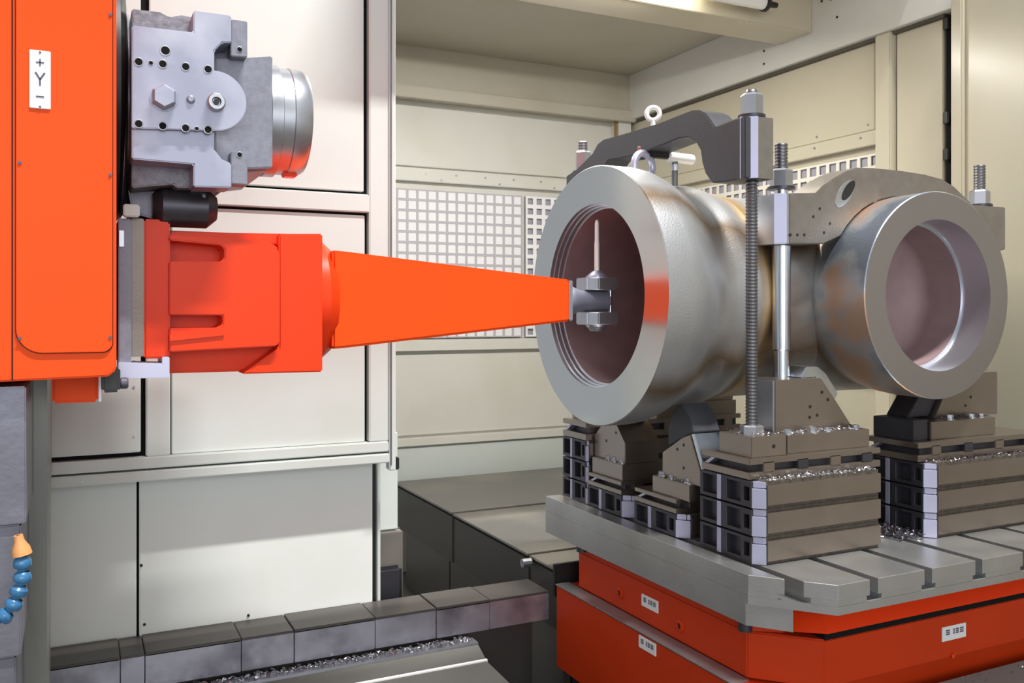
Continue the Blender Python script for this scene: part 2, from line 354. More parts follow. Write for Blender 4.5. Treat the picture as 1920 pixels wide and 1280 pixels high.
# ================================================================== FLOOR LEVEL COVERS
lg = thing('guideway_cover', 'long stepped steel guideway cover running along the foot of the white skirt', 'cover', (.7, 3.16, .0))
part('support_rail', lg, 'cover_dark', lambda bm: box(bm, -1.0, 1.60, 3.10, 3.24, 0, .40))
xs = [-1.0, .128, .20, .497, .672, .958, 1.19, 1.405, 1.66]
for i in range(8):
    x0, x1 = xs[i]+.0015, xs[i+1]-.0015; t = .0025*(i % 2)
    s = pbox('cover_segment', lg, 'ledge_steel', x0, x1, 3.07+t, 3.09, .405, .512-t, bevel=.002)
    pbox('top_plate', s, 'ledge_top', x0, x1, 3.07+t, 3.250, .505, .518-t, bevel=.002)
def chips(name, label, n, fn, size, m='chip', parent=None):
    bm = bmesh.new()
    for i in range(n):
        p = Vector(fn()); s = size*random.uniform(.5, 1.4); M = Matrix.Rotation(random.uniform(0, 6.28), 3, Vector((random.uniform(-1, 1), random.uniform(-1, 1), random.uniform(-1, 1))).normalized())
        k = 4; prev = None
        for q in range(k):                     # a short curled ribbon
            a = q*.9; c = M @ Vector((math.cos(a)*s, math.sin(a)*s, q*s*.25)); w = M @ Vector((0, 0, s*.45))
            c.z = abs(c.z); v = (bm.verts.new(p+c), bm.verts.new(p+c+w))
            if prev: face(bm, [prev[0], v[0], v[1], prev[1]])
            prev = v
    bmesh.ops.recalc_face_normals(bm, faces=bm.faces)
    o = obj(name, bm, m, parent, smooth=False); o['kind'] = 'stuff'
    if parent is None: o['label'] = label; o['category'] = 'metal chips'
    return o
R = random.uniform
fc = thing('conveyor_cover', 'sloping grey sheet cover in the foreground at the lower edge', 'cover', (.5, 2.7, 0))
def slab(bm):
    prism(bm, [(1.9, .300), (2.93, .350), (3.01, .385), (3.01, .0), (1.9, .0)], 'X', -.085, 1.33)
part('cover_sheet', fc, 'conveyor_grey', slab, bevel=.004)
pbox('edge_trim', fc, 'zinc_white', -.085, 1.33, 2.925, 2.935, .345, .356, bevel=.001)
part('back_lip', fc, 'steel', lambda bm: box(bm, -.05, 1.33, 3.005, 3.06, .345, .392), bevel=.003)
chips('metal_chips', 'silver chips heaped along the gutter under the guideway cover', 900, lambda: (R(-.2, 1.31), R(3.02, 3.055), .393), .008)
wc = thing('table_way_cover', 'wide dark grey telescopic cover behind the rotary table', 'cover', (2.4, 4.1, 0))
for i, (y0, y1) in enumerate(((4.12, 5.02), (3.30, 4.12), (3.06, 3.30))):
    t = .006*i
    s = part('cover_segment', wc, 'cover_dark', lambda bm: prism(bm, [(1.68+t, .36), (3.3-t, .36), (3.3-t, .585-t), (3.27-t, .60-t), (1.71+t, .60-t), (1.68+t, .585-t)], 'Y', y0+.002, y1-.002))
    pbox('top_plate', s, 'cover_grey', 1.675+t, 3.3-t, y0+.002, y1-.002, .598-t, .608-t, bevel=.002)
for y0, y1 in ((4.28, 4.95), (3.62, 4.27), (3.08, 3.61)):
    pbox('skirt_panel', wc, 'ledge_top', 1.73, 1.76, y0, y1, .0, .36)
pbox('base_frame', wc, 'cover_dark', 1.77, 3.2, 3.08, 5.0, 0, .36)
pbox('wiper_lip', wc, 'black', 1.665, 3.3, 3.035, 3.055, .50, .625)
part('hook_bolt', wc, 'steel', lambda bm: cyl(bm, (1.64, 3.27, .575), (1.68, 3.27, .575), .018, 10))

# ================================================================== LEFT MACHINE: HEADSTOCK, COLUMN, HOSE
hs = thing('headstock', 'tall orange machine headstock cover at the left edge', 'machine head', (-.4, 2.5, 1.45))
def hs_body(bm):
    p = [(-.95, 1.44), (.062, 1.462), (.074, 1.468), (.08, 1.482), (.08, 3.2), (-.95, 3.2)]
    prism(bm, p, 'Y', 2.1, 3.05)
part('housing', hs, 'orange', hs_body, bevel=.004)
def cover_outline(x0, x1, z0, z1, r):
    out = [(x0, z1)]
    for k in range(9): a = math.pi+k*math.pi/16; out.append((x0+r+r*math.cos(a), z0+r+r*math.sin(a)))
    for k in range(9): a = 1.5*math.pi+k*math.pi/16; out.append((x1-.02+.02*math.cos(a), z0+.02+.02*math.sin(a)))
    out.append((x1, z1)); return out
part('cover_plate', hs, 'orange', lambda bm: prism(bm, cover_outline(-.109, .072, 1.515, 3.1, .05), 'Y', 2.094, 2.102), bevel=.0015)
part('seam_gap', hs, 'dark_gap', lambda bm: prism(bm, cover_outline(-.1105, .0735, 1.5135, 3.11, .0515), 'Y', 2.0985, 2.1005))
pbox('seam_gap', hs, 'dark_gap', -.1165, -.1145, 2.098, 2.101, 1.46, 3.1, bevel=0)
for px, py in ((207, 28), (207, 328), (207, 632), (37, 305), (37, 634)):
    x, z = onY(px, py, 2.094); part('screw', hs, 'ink', lambda bm: cyl(bm, (x, 2.095, z), (x, 2.0915, z), .0035, 10))
x0, z1 = onY(55, 92, 2.09); x1, z0 = onY(95, 205, 2.09)
sg = pbox('axis_plate', hs, 'plate_white', x0, x1, 2.0905, 2.0945, z0, z1, bevel=.001, label='white axis plate reading plus Y minus')
xc = (x0+x1)/2
def bar(bm, a, b, w, y=2.0895):
    a, b = Vector((a[0], y, a[1])), Vector((b[0], y, b[1])); d = (b-a).normalized(); n = d.cross(Vector((0, 1, 0)))*w/2; t = Vector((0, .0014, 0))
    v = [bm.verts.new(p) for p in (a-n, a+n, b+n, b-n, a-n+t, a+n+t, b+n+t, b-n+t)]
    for f in ((0, 1, 2, 3), (7, 6, 5, 4), (0, 4, 5, 1), (1, 5, 6, 2), (2, 6, 7, 3), (3, 7, 4, 0)): face(bm, [v[i] for i in f])
zp = onY(75, 117, 2.09)[1]; zy = onY(75, 148, 2.09)[1]; zm = onY(75, 181, 2.09)[1]
def plus(bm): bar(bm, (xc-.0075, zp), (xc+.0075, zp), .0026); bar(bm, (xc, zp-.0075), (xc, zp+.0075), .0026)
def ygl(bm): bar(bm, (xc, zy-.0135), (xc, zy), .0032); bar(bm, (xc, zy-.0008), (xc-.0085, zy+.0135), .0032); bar(bm, (xc, zy-.0008), (xc+.0085, zy+.0135), .0032)
part('plus_sign', sg, 'ink', plus); part('letter', sg, 'ink', ygl); part('minus_sign', sg, 'ink', lambda bm: bar(bm, (xc-.0075, zm), (xc+.0075, zm), .0028))
for py in (98, 200):
    z = onY(75, py, 2.09)[1]; part('rivet', sg, 'ink', lambda bm: cyl(bm, (xc, 2.091, z), (xc, 2.089, z), .0022, 8))
x0, z1 = onY(98, 712, 2.35); x1, z0 = onY(184, 750, 2.35)
pbox('lower_bracket', hs, 'orange', x0, x1, 2.30, 2.50, z0, 1.47, bevel=.006)
pbox('bracket_edge', hs, 'steel', x1, x1+.006, 2.31, 2.5, z0, 1.47, bevel=.001)
x0, _ = onY(190, 720, 2.25); x1, z0 = onY(224, 732, 2.25)
k = pbox('limit_switch', hs, 'black', x0, x1, 2.2, 2.27, z0, 1.475, bevel=.006)
part('switch_knob', k, 'ink', lambda bm: cyl(bm, (x1, 2.235, z0+.018), (x1+.018, 2.235, z0+.018), .013, 12, ch=.003))
# column way cover
cc = thing('column_cover', 'grey steel column way cover under the orange headstock', 'cover', (-.4, 2.5, 0))
pbox('cover_segment', cc, 'column_steel', -.95, -.092, 2.13, 3.0, 1.158, 1.445, bevel=.003)
pbox('cover_segment', cc, 'column_steel', -.95, -.102, 2.14, 3.0, .88, 1.155, bevel=.003)
pbox('cover_segment', cc, 'column_steel', -.95, -.112, 2.15, 3.0, .0, .877, bevel=.003)
part('side_bellows', cc, 'column_side', lambda bm: prism(bm, [(2.5, 1.47), (3.02, 1.47), (3.02, 1.22), (2.86, 1.0), (2.78, .0), (2.5, 0)], 'X', -.2, -.062), bevel=.003)
part('side_post', cc, 'column_side', lambda bm: prism(bm, [(2.90, 1.1), (3.03, 1.3), (3.03, .2), (2.96, .2)], 'X', -.2, -.088), bevel=.003)
# coolant hose
ho = thing('coolant_hose', 'blue segmented coolant hose with a tan nozzle beside the column', 'hose', (-.12, 2.0, .98))
hp = [Vector((onY(a, b, 2.03)[0], 2.03, onY(a, b, 2.03)[1])) for a, b in ((42, 1055), (42, 1082), (35, 1108), (26, 1132), (9, 1154), (-14, 1168), (-40, 1172))]
nz = onY(34, 1003, 2.03); nb = onY(42, 1041, 2.03)
part('nozzle', ho, 'nozzle_orange', lambda bm: lathe(bm, (nz[0], 2.03, nz[1]), Vector((nb[0]-nz[0], 0, nb[1]-nz[1])), [(0, .004), (0, .0085), (.012, .0095), (.026, .0165), (.040, .0185), (.040, 0)], 20))
for a, b in zip(hp, hp[1:]):
    L = (b-a).length
    part('hose_bead', ho, 'hose_blue', lambda bm: lathe(bm, a-(b-a)*.48, b-a, [(0, .010), (.004, .0135), (L*.30, .0165), (L*.62, .0170), (L*.78, .0150), (L*.86, .0095), (L*1.05, .0085)], 20))

# ------------------------------------------------------------------ spindle head
sh = thing('spindle_head', 'silver milling spindle head bolted to the orange headstock', 'spindle head', (.3, 2.5, 1.88))
part('ram_disc', sh, 'black', lambda bm: lathe(bm, (.082, 2.62, 2.168), (1, 0, 0), [(0, 0), (0, .328), (.016, .328), (.022, .32), (.03, .30), (.03, 0)], 64))
part('ram_ring', sh, 'steel', lambda bm: lathe(bm, (.095, 2.62, 2.15), (1, 0, 0), [(0, .30), (.014, .30), (.02, .29), (.02, .24), (.03, .24), (.03, 0)], 64))
part('body', sh, 'granular_grey', lambda bm: prism(bm, P([(247, 16), (300, 22), (318, 32), (340, 28), (362, 32), (362, 60), (362, 320), (362, 352), (330, 352), (326, 345), (247, 352)], 2.34), 'Y', 2.34, 2.80), bevel=.003)
part('side_cheek', sh, 'bright_steel', lambda bm: prism(bm, P([(247, 47), (363, 60), (363, 19), (434, 29), (434, 80), (417, 80), (402, 95), (402, 280), (416, 298), (434, 306), (434, 352), (363, 350), (363, 308), (247, 298)], 2.25), 'Y', 2.25, 2.345), bevel=.003)
cx_, cz_ = onY(404, 189, 2.235); xl, zt = onY(247, 112, 2.235); _, zt = onY(404, 132, 2.235); _, zb = onY(404, 245, 2.235); rr = (zt-zb)/2; cz_ = (zt+zb)/2
def uplate(bm):
    pts = [(xl, onY(247, 240, 2.235)[1]), (cx_, zb)]+[(cx_+rr*math.cos(-math.pi/2+k*math.pi/24), cz_+rr*math.sin(-math.pi/2+k*math.pi/24)) for k in range(25)]+[(xl, onY(247, 107, 2.235)[1])]
    prism(bm, pts, 'Y', 2.235, 2.251)
up = part('pivot_plate', sh, 'bright_steel', uplate, bevel=.002)
def hole(parent, px, py, r, Y, proud=.002):
    x, z = onY(px, py, Y)
    o = part('bolt_hole', parent, 'steel', lambda bm: lathe(bm, (x, Y+.004, z), (0, -1, 0), [(0, r*1.22), (.0050, r*1.22), (.0054, r*1.1), (.0054, r), (.0040, r*.99), (.0040, 0)], 16))
    part('socket', o, 'dark_gap', lambda bm: lathe(bm, (x, Y+.002, z), (0, -1, 0), [(0, r*.99), (.0028, r*.97), (.0028, 0)], 14))
for px, py, r in ((260, 116, .0085), (283, 118, .0045), (305, 120, .0085), (348, 125, .0085), (390, 130, .0085), (260, 232, .0085), (305, 236, .0085), (348, 240, .0085), (369, 241, .0045), (390, 243, .0085)): hole(up, px, py, r, 2.2345)
hole(bpy.data.objects['side_cheek'], 310, 95, .010, 2.2495)
x, z = onY(309, 178, 2.2); part('hex_bolt', up, 'bright_steel', lambda bm: (lathe(bm, (x, 2.237, z), (0, -1, 0), [(0, .031), (.004, .031), (.004, 0)], 24), lathe(bm, (x, 2.235, z), (0, -1, 0), [(.0, .0285), (.024, .0285), (.028, .024), (.028, 0)], 6, math.pi/6)))
x, z = onY(359, 184, 2.22); part('plug', up, 'bright_steel', lambda bm: lathe(bm, (x, 2.236, z), (0, -1, 0), [(0, .010), (.004, .010), (.008, .006), (.009, 0)], 16))
x, z = onY(407, 189, 2.21); q = part('cap_screw', up, 'steel', lambda bm: lathe(bm, (x, 2.236, z), (0, -1, 0), [(0, .021), (.018, .021), (.021, .018), (.021, .011), (.012, .009), (.012, 0)], 24))
part('socket', q, 'black', lambda bm: cyl(bm, (x, 2.225, z), (x, 2.2155, z), .0075, 6))
def hb(bm):
    prism(bm, P([(403, 78), (430, 60), (466, 100), (511, 105), (511, 314), (466, 318), (430, 345), (403, 300)], 2.30), 'Y', 2.345, 2.76)
part('swivel_body', sh, 'cast_grey', hb, bevel=.004)
part('swivel_face', sh, 'cast_grey', lambda bm: prism(bm, P([(403, 110), (460, 108), (511, 105), (511, 314), (466, 316), (403, 300)], 2.31), 'Y', 2.31, 2.35), bevel=.003)
for a, b, c, d in ((433, 36, 464, 107), (433, 284, 464, 346)):
    j = part('clamp_jaw', sh, 'cast_grey', lambda bm: prism(bm, P([(a, b), (c, b+4), (c, d), (a, d-2)], 2.27), 'Y', 2.27, 2.33), bevel=.002)
    hole(j, 449, 93 if b < 200 else 290, .006, 2.2695)
part('spindle_nose', sh, 'steel', lambda bm: lathe(bm, (.47, 2.56, 2.135), (1, 0, 0), [(0, 0), (0, .155), (.03, .155), (.033, .147), (.062, .147), (.064, .150), (.098, .148), (.112, .138), (.112, .06), (.09, .05), (.09, 0)], 64))
part('nose_reflection', sh, 'vermilion', lambda bm: box(bm, .525, .562, 2.53, 2.57, 1.980, 1.995), bevel=.003)  # red block stands in for orange reflected under the spindle nose
part('lower_boss', sh, 'block_dark', lambda bm: lathe(bm, (.175, 2.43, 1.868), (1, 0, 0), [(0, 0), (0, .03), (.022, .052), (.13, .052), (.155, .030), (.155, 0)], 32))
part('lower_web', sh, 'cast_grey', lambda bm: prism(bm, [(.12, 1.91), (.31, 1.905), (.305, 1.87), (.28, 1.845), (.19, 1.835), (.13, 1.85)], 'Y', 2.45, 2.72), bevel=.004)
part('sensor_block', sh, 'white_paint', lambda bm: box(bm, .105, .142, 2.36, 2.392, 1.832, 1.862), bevel=.003)

# ------------------------------------------------------------------ orange measuring arm
ma = thing('measuring_arm', 'orange tapered measuring arm reaching into the open pipe end', 'machine arm', (.35, 2.6, 1.435))
def XB(px): return onY(px, 560, 2.40)[0]
pbox('mounting_plate', ma, 'cast_grey', XB(222), XB(246), 2.395, 2.82, 1.475, 1.830, bevel=.002)
pbox('adapter_plate', ma, 'strap_brown', XB(246), XB(270), 2.40, 2.82, 1.49, 1.832, bevel=.002)
pbox('plate_catch', ma, 'steel', XB(223), XB(232), 2.388, 2.41, 1.76, 1.80, bevel=.001)
pbox('flange', ma, 'vermilion', XB(270), XB(319), 2.40, 2.81, 1.484, 1.832, bevel=.005)
pbox('housing', ma, 'vermilion', XB(319), XB(606), 2.475, 2.78, 1.441, 1.812, bevel=.006)
part('nose_block', ma, 'vermilion', lambda bm: prism(bm, P([(523, 438), (605, 438), (605, 697), (455, 701), (523, 652)], 2.405), 'Y', 2.405, 2.50), bevel=.004)  # slanted lower edge shaped after the boundary of the pad's shadow
part('top_web', ma, 'vermilion', lambda bm: prism(bm, P([(319, 434), (540, 438), (540, 462), (480, 452), (319, 444)], 2.43), 'Y', 2.43, 2.50), bevel=.003)
def pad(bm):
    pts = [(318, 440), (480, 449), (505, 453), (519, 462), (525, 478), (525, 640), (519, 649), (318, 664), (318, 630), (420, 626), (420, 612), (318, 618), (318, 590), (420, 590), (420, 588), (318, 588), (318, 490), (412, 490), (421, 484), (421, 466), (412, 459), (318, 450)]
    pts = [(318, 440), (480, 449), (505, 453), (519, 462), (525, 478), (525, 640), (519, 649), (318, 664), (318, 629), (420, 625), (420, 617), (318, 617), (318, 615), (405, 614), (418, 608), (418, 591), (318, 590), (318, 490), (412, 490), (421, 484), (421, 466), (412, 459), (318, 450)]
    pts = [(318, 440), (480, 449), (505, 453), (519, 462), (525, 478), (525, 640), (519, 649), (318, 660), (318, 628), (318, 615), (405, 614), (418, 608), (418, 591), (318, 590), (318, 490), (412, 490), (421, 484), (421, 466), (412, 459), (318, 450)]
    prism(bm, P(pts, 2.385), 'Y', 2.385, 2.49)
part('raised_pad', ma, 'vermilion', pad, bevel=.003)
part('foot_rib', ma, 'vermilion', lambda bm: prism(bm, P([(318, 628), (421, 622), (421, 629), (318, 640)], 2.38), 'Y', 2.38, 2.49), bevel=.001)
part('stop_bracket', ma, 'lilac_steel', lambda bm: prism(bm, P([(222, 679), (304, 681), (304, 669), (318, 669), (318, 708), (222, 710)], 2.37), 'Y', 2.37, 2.46), bevel=.0015)
part('collar', ma, 'vermilion', lambda bm: lathe(bm, (.57, 2.6, 1.635), (1, 0, 0), [(0, 0), (0, .178), (.062, .178), (.092, .152), (.092, 0)], 64))
part('locating_pin', ma, 'block_dark', lambda bm: cyl(bm, (.64, 2.76, 1.70), (.64, 2.76, 1.825), .014, 12, ch=.003))
def boom(bm):
    def ring(X, h, cz):
        return [bm.verts.new((X, 2.6+a*h, cz+b*h)) for a, b in ((-1, -1), (1, -1), (1, 1), (-1, 1))]
    A, B, C = ring(.645, .138, 1.635), ring(.69, .135, 1.635), ring(1.445, .0675, 1.638)
    face(bm, A[::-1]); face(bm, C)
    for U, V in ((A, B), (B, C)):
        for i in range(4): face(bm, [U[i], U[(i+1) % 4], V[(i+1) % 4], V[i]])
part('boom', ma, 'orange', boom, bevel=.007)
part('end_plate', ma, 'steel', lambda bm: box(bm, 1.445, 1.458, 2.535, 2.665, 1.572, 1.704), bevel=.003)

# ------------------------------------------------------------------ touch probe
tpb = thing('touch_probe', 'steel touch probe with a thin upright stylus on the tip of the orange arm', 'probe', (1.58, 2.6, 1.53))
part('knuckle', tpb, 'bright_steel', lambda bm: lathe(bm, (1.458, 2.6, 1.638), (1, 0, 0), [(0, 0), (0, .05), (.01, .052), (.03, .048), (.06, .036), (.165, .034), (.165, 0)], 32))
for z0, z1 in ((1.674, 1.716), (1.558, 1.600)):
    part('fork_jaw', tpb, 'steel', lambda bm: prism(bm, [(1.535, 2.575), (1.565, 2.55), (1.645, 2.555), (1.645, 2.65), (1.535, 2.65)], 'Z', z0, z1), bevel=.003)
part('hinge_pin', tpb, 'chrome_steel', lambda bm: cyl(bm, (1.632, 2.585, 1.598), (1.632, 2.585, 1.676), .006, 12))
part('top_dome', tpb, 'bright_steel', lambda bm: lathe(bm, (1.588, 2.6, 1.714), (0, 0, 1), [(0, .04), (.006, .038), (.016, .026), (.024, .016), (.03, 0)], 24))
part('bottom_nut', tpb, 'steel', lambda bm: lathe(bm, (1.588, 2.6, 1.560), (0, 0, -1), [(0, .038), (.008, .038), (.016, .028), (.024, .024), (.028, 0)], 12))
part('stylus', tpb, 'zinc_white', lambda bm: lathe(bm, (1.588, 2.6, 1.735), (0, 0, 1), [(0, .009), (.10, .0085), (.103, .0075), (.166, .007), (.176, .004), (.178, 0)], 16))

# ================================================================== TABLE
TZ = .868
tb = thing('machine_table', 'heavy grey steel table plate with T-slots carrying the fixture', 'machine table', (2.5, 2.45, .72))
def table_outline(x0, x1, y0, y1, c1, c2): return [(x0, y0+c2), (x0+c1, y0), (x1-c1, y0), (x1, y0+c2), (x1, y1-c2), (x1-c1, y1), (x0+c1, y1), (x0, y1-c2)]
part('lower_plate', tb, 'table_steel', lambda bm: prism(bm, [(1.685, 1.965), (1.765, 1.865), (1.765, 2.03), (3.3, 2.03), (3.3, 3.15), (1.685, 3.15)], 'Z', .725, .7866), bevel=.0)
part('middle_plate', tb, 'table_steel', lambda bm: prism(bm, [(1.685, 1.955), (1.838, 1.775), (3.31, 1.775), (3.31, 3.15), (1.685, 3.15)], 'Z', .7865, .81), bevel=.0)
slots = [1.765, 1.972, 2.187, 2.402, 2.617, 2.832, 3.047]
edges = [1.685]+[v for s in slots for v in (s-.016, s+.016)]+[3.31]
def yfront(x): return 1.775 if x > 1.838 else 1.775+(1.838-x)*(.180/.153)
for i in range(0, len(edges), 2):
    a, b = edges[i], edges[i+1]
    pts = [(a, yfront(a))]+([(1.838, 1.775)] if a < 1.838 < b else [])+[(b, yfront(b)), (b, 3.15), (a, 3.15)]
    part('table_land', tb, 'table_steel', lambda bm: prism(bm, pts, 'Z', .825, TZ), bevel=.0008, segs=1, smooth=False)
    a2, b2 = a+(.012 if i else 0), b-(.012 if i+2 < len(edges) else 0)
    pts = [(a2, yfront(a2))]+([(1.838, 1.775)] if a2 < 1.838 < b2 else [])+[(b2, yfront(b2)), (b2, 3.15), (a2, 3.15)]
    part('slot_wall', tb, 'table_steel', lambda bm: prism(bm, pts, 'Z', .8095, .8255), bevel=.0, smooth=False)
for s in slots[1:]:
    pbox('slot_floor', tb, 'chrome_steel', s-.028, s+.028, 1.778, 3.1, .8085, .8115, bevel=0)
# orange table base
ob = thing('table_carriage', 'orange painted table carriage under the steel table plate', 'machine base', (2.5, 2.4, .555))
def oct_(x0, y0, cx, cy, x1=3.28, y1=2.97): return [(x0, y0+cy), (x0+cx*.35, y0+cy*.55), (x0+cx, y0), (x1, y0), (x1, y1), (x0, y1)]
part('base_body', ob, 'base_orange', lambda bm: prism(bm, [(1.72, 2.0), (1.865, 1.85), (3.28, 1.85), (3.28, 2.95), (1.72, 2.95)], 'Z', .558, .692), bevel=.004)
part('upper_body', ob, 'base_orange', lambda bm: prism(bm, [(1.722, 2.0), (1.80, 1.945), (3.26, 1.945), (3.26, 2.94), (1.722, 2.94)], 'Z', .690, .7245), bevel=.003)
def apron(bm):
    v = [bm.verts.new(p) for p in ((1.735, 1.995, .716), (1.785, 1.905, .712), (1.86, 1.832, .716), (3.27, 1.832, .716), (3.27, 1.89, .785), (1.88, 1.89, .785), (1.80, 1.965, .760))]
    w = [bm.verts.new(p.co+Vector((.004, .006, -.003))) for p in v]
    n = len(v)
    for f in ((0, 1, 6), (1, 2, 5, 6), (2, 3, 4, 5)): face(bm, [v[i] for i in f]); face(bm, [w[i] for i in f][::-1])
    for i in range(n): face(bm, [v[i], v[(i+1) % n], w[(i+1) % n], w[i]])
part('apron', ob, 'vermilion', apron)  # redder, brighter paint than the carriage stands in for light on this strip
pbox('apron_gap', ob, 'dark_gap', 1.868, 3.27, 1.852, 1.95, .690, .7155, bevel=0)
for px, py in ((1163, 1111), (1275, 1173)):
    y, z = onX(px, py, 1.72)
    g = part('grease_port', ob, 'base_orange', lambda bm: lathe(bm, (1.722, y, z), (-1, 0, 0), [(0, .020), (.006, .020), (.008, .017), (.008, .010), (.001, .009), (.001, 0)], 20))
    part('port_hole', g, 'black', lambda bm: cyl(bm, (1.722, y, z), (1.7185, y, z), .009, 12))
def nameplate(parent, axis, u0, u1, v0, v1, t):
    if axis == 'X': o = pbox('nameplate', parent, 'plate_white', t-.004, t, u0, u1, v0, v1, bevel=.001)
    else: o = pbox('nameplate', parent, 'plate_white', u0, u1, t-.004, t, v0, v1, bevel=.001)
    o['label'] = 'small white nameplate with blurred dark lettering'
    w, h = u1-u0, v1-v0
    for a, b in ((.14, .30), (.44, .52), (.56, .68), (.73, .88)):
        for r0, r1 in ((.42, .52), (.56, .64), (.68, .78)):
            s = (1-a, 1-b) if axis == 'X' else (a, b); ua, ub = sorted((u0+s[0]*w, u0+s[1]*w))
            if axis == 'X': pbox('print_mark', o, 'ink', t-.0046, t-.0035, ua, ub, v0+r0*h, v0+r1*h, bevel=0)
            else: pbox('print_mark', o, 'ink', ua, ub, t-.0046, t-.0035, v0+r0*h, v0+r1*h, bevel=0)
nameplate(ob, 'X', 2.43, 2.525, .612, .652, 1.7205)
nameplate(ob, 'Y', 2.335, 2.44, .612, .655, 1.8505)
x, z = onY(1785, 1228, 1.85); part('grease_port', ob, 'base_orange', lambda bm: cyl(bm, (x, 1.851, z), (x, 1.845, z), .007, 12))
part('pivot_bolt', ob, 'block_dark', lambda bm: cyl(bm, (1.705, 1.99, .700), (1.705, 1.99, .726), .02, 12))
part('pivot_bolt', ob, 'block_dark', lambda bm: cyl(bm, (1.705, 2.90, .705), (1.705, 2.90, .726), .02, 12))
sd = thing('table_saddle', 'lower orange saddle box under the table carriage', 'machine base', (2.5, 2.4, .2))
part('saddle_body', sd, 'base_orange', lambda bm: prism(bm, [(1.662, 2.0), (1.80, 1.90), (3.28, 1.90), (3.28, 3.02), (1.662, 3.02)], 'Z', .24, .553), bevel=.004)
pbox('top_strip', sd, 'table_side', 1.658, 1.72, 1.99, 3.02, .5525, .5575, bevel=.001)
nameplate(sd, 'X', 2.36, 2.455, .505, .545, 1.6625)
pbox('bed', sd, 'cover_dark', 1.75, 3.3, 1.92, 2.94, 0, .24, bevel=.004)
bd = thing('bed_cover', 'dark grey bed cover sheet at the lower right corner', 'cover', (2.4, 1.5, 0))
part('cover_sheet', bd, 'conveyor_grey', lambda bm: prism(bm, [(.9, .40), (1.72, .50), (1.84, .50), (1.84, .0), (.9, 0)], 'X', 1.86, 3.3), bevel=.004)
chips('metal_chips', 'dark chips scattered on the bed cover at the lower right', 70, lambda: (R(1.95, 3.0), R(1.75, 1.83), .502), .004, 'chip_dark')

# ================================================================== FIXTURE STACKS
def riser(label, x0, x1, y0, y1, z0, z1, group=None, holes=2, ch=.03):
    h = z1-z0
    t = thing('riser_block', label, 'riser block', ((x0+x1)/2, (y0+y1)/2, z0), group)
    e = .028
    def core(bm): prism(bm, [(x0+e, y0+.012), (x1, y0+.012), (x1, y1), (x0+e, y1)], 'Z', z0+.0005, z1-.0005)
    part('body', t, 'groove', core)
    pbox('face_band', t, 'block_brown', x0+ch+.004, x1, y0, y0+.014, z0+h*.14, z1-h*.13, bevel=.0015)
    # corner strip facing the aisle, the light it catches put into its colour
    def corner(bm): prism(bm, [(x0, y0+ch), (x0+ch, y0), (x0+ch+.006, y0+.014), (x0+ch, y0+ch), (x0+.014, y0+ch+.006)], 'Z', z0+h*.02, z1-h*.26)
    part('corner_strip', t, 'strip_lilac', corner, bevel=.0015)
    def corner2(bm): prism(bm, [(x0+.004, y0+ch+.003), (x0+ch+.003, y0+.004), (x0+ch+.006, y0+.014), (x0+ch, y0+ch), (x0+.014, y0+ch+.006)], 'Z', z0+h*.76, z1-h*.02)
    part('corner_key', t, 'strip_lilac', corner2, bevel=.0015)
    # end frame with openings, far side open
    D = y1-(y0+ch); Y = y0+ch
    us = [Y+D*k for k in (0, .04, .14, .20, .46, .56, .66, .94, 1)]
    vs = [z0+h*k for k in (.03, .16, .26, .76, .86, .97)]
    def fill(i, j):
        if i in (1, 3) and j in (2,): return False
        if i == 3 and j in (1, 3): return False
        if i == 6 and j in (1, 2, 3): return False
        return True
    bm = bmesh.new(); plate_cells(bm, us, vs, fill, 'X', x0, x0+e); obj('end_frame', bm, 'block_dark', t, bevel=.001, segs=1)
    pbox('end_rib', t, 'strip_lilac', x0-.002, x0+.004, Y+D*.57, Y+D*.645, z0+h*.04, z1-h*.04, bevel=.001)
    pbox('recess_back', t, 'block_dark', x0+e-.006, x0+e+.002, Y+D*.02, y1-.004, z0+h*.05, z1-h*.05, bevel=0)
    return t
def rail(label, x0, x1, y0, y1, z0, z1, group=None, m='block_brown'):
    """clamping rail: hollow channel end, T-slot nuts along the front"""
    t = thing('clamping_rail', label, 'clamping rail', ((x0+x1)/2, (y0+y1)/2, z0), group)
    h = z1-z0
    pbox('top_flange', t, m, x0, x1, y0, y1, z1-h*.28, z1, bevel=.0015)
    pbox('bottom_flange', t, m, x0, x1, y0, y1, z0, z0+h*.34, bevel=.0015)
    pbox('web', t, 'block_dark', x0+.03, x1-.01, y0+.02, y1-.01, z0+h*.3, z1-h*.25, bevel=0)
    part('end_brace', t, 'lilac_steel', lambda bm: prism(bm, [(y1-.012, z0+h*.36), (y1-.03, z0+h*.36), (y1-.062, z1-h*.3), (y1-.044, z1-h*.3)], 'X', x0+.004, x0+.03))
    n = max(2, int((x1-x0)/.13))
    for k in range(n):
        xx = x0+(k+.55)*(x1-x0)/n
        pbox('slot_nut', t, 'block_dark' if k % 2 else m, xx-.022, xx+.022, y0-.002, y0+.03, z0+h*.30, z1-h*.2, bevel=.002)
    return t
def base_plate(label, x0, x1, y0, y1, z0, z1, bolts=(), group=None, m='block_brown', ch=0):
    t = thing('base_plate', label, 'base plate', ((x0+x1)/2, (y0+y1)/2, z0), group)
    part('plate', t, m, lambda bm: box(bm, x0, x1, y0, y1, z0, z1), bevel=.002)
    for bx, by, r in bolts:
        part('hex_bolt', t, 'steel', lambda bm: (cyl(bm, (bx, by, z1-.002), (bx, by, z1+.003), r*1.3, 20), hexagon(bm, (bx, by, z1+.002), (bx, by, z1+.002+r*1.1), r)))
    return t
layers = [(.868, .9487), (.9487, 1.0294), (1.0294, 1.110)]
pos3 = ('lowest', 'middle', 'topmost')
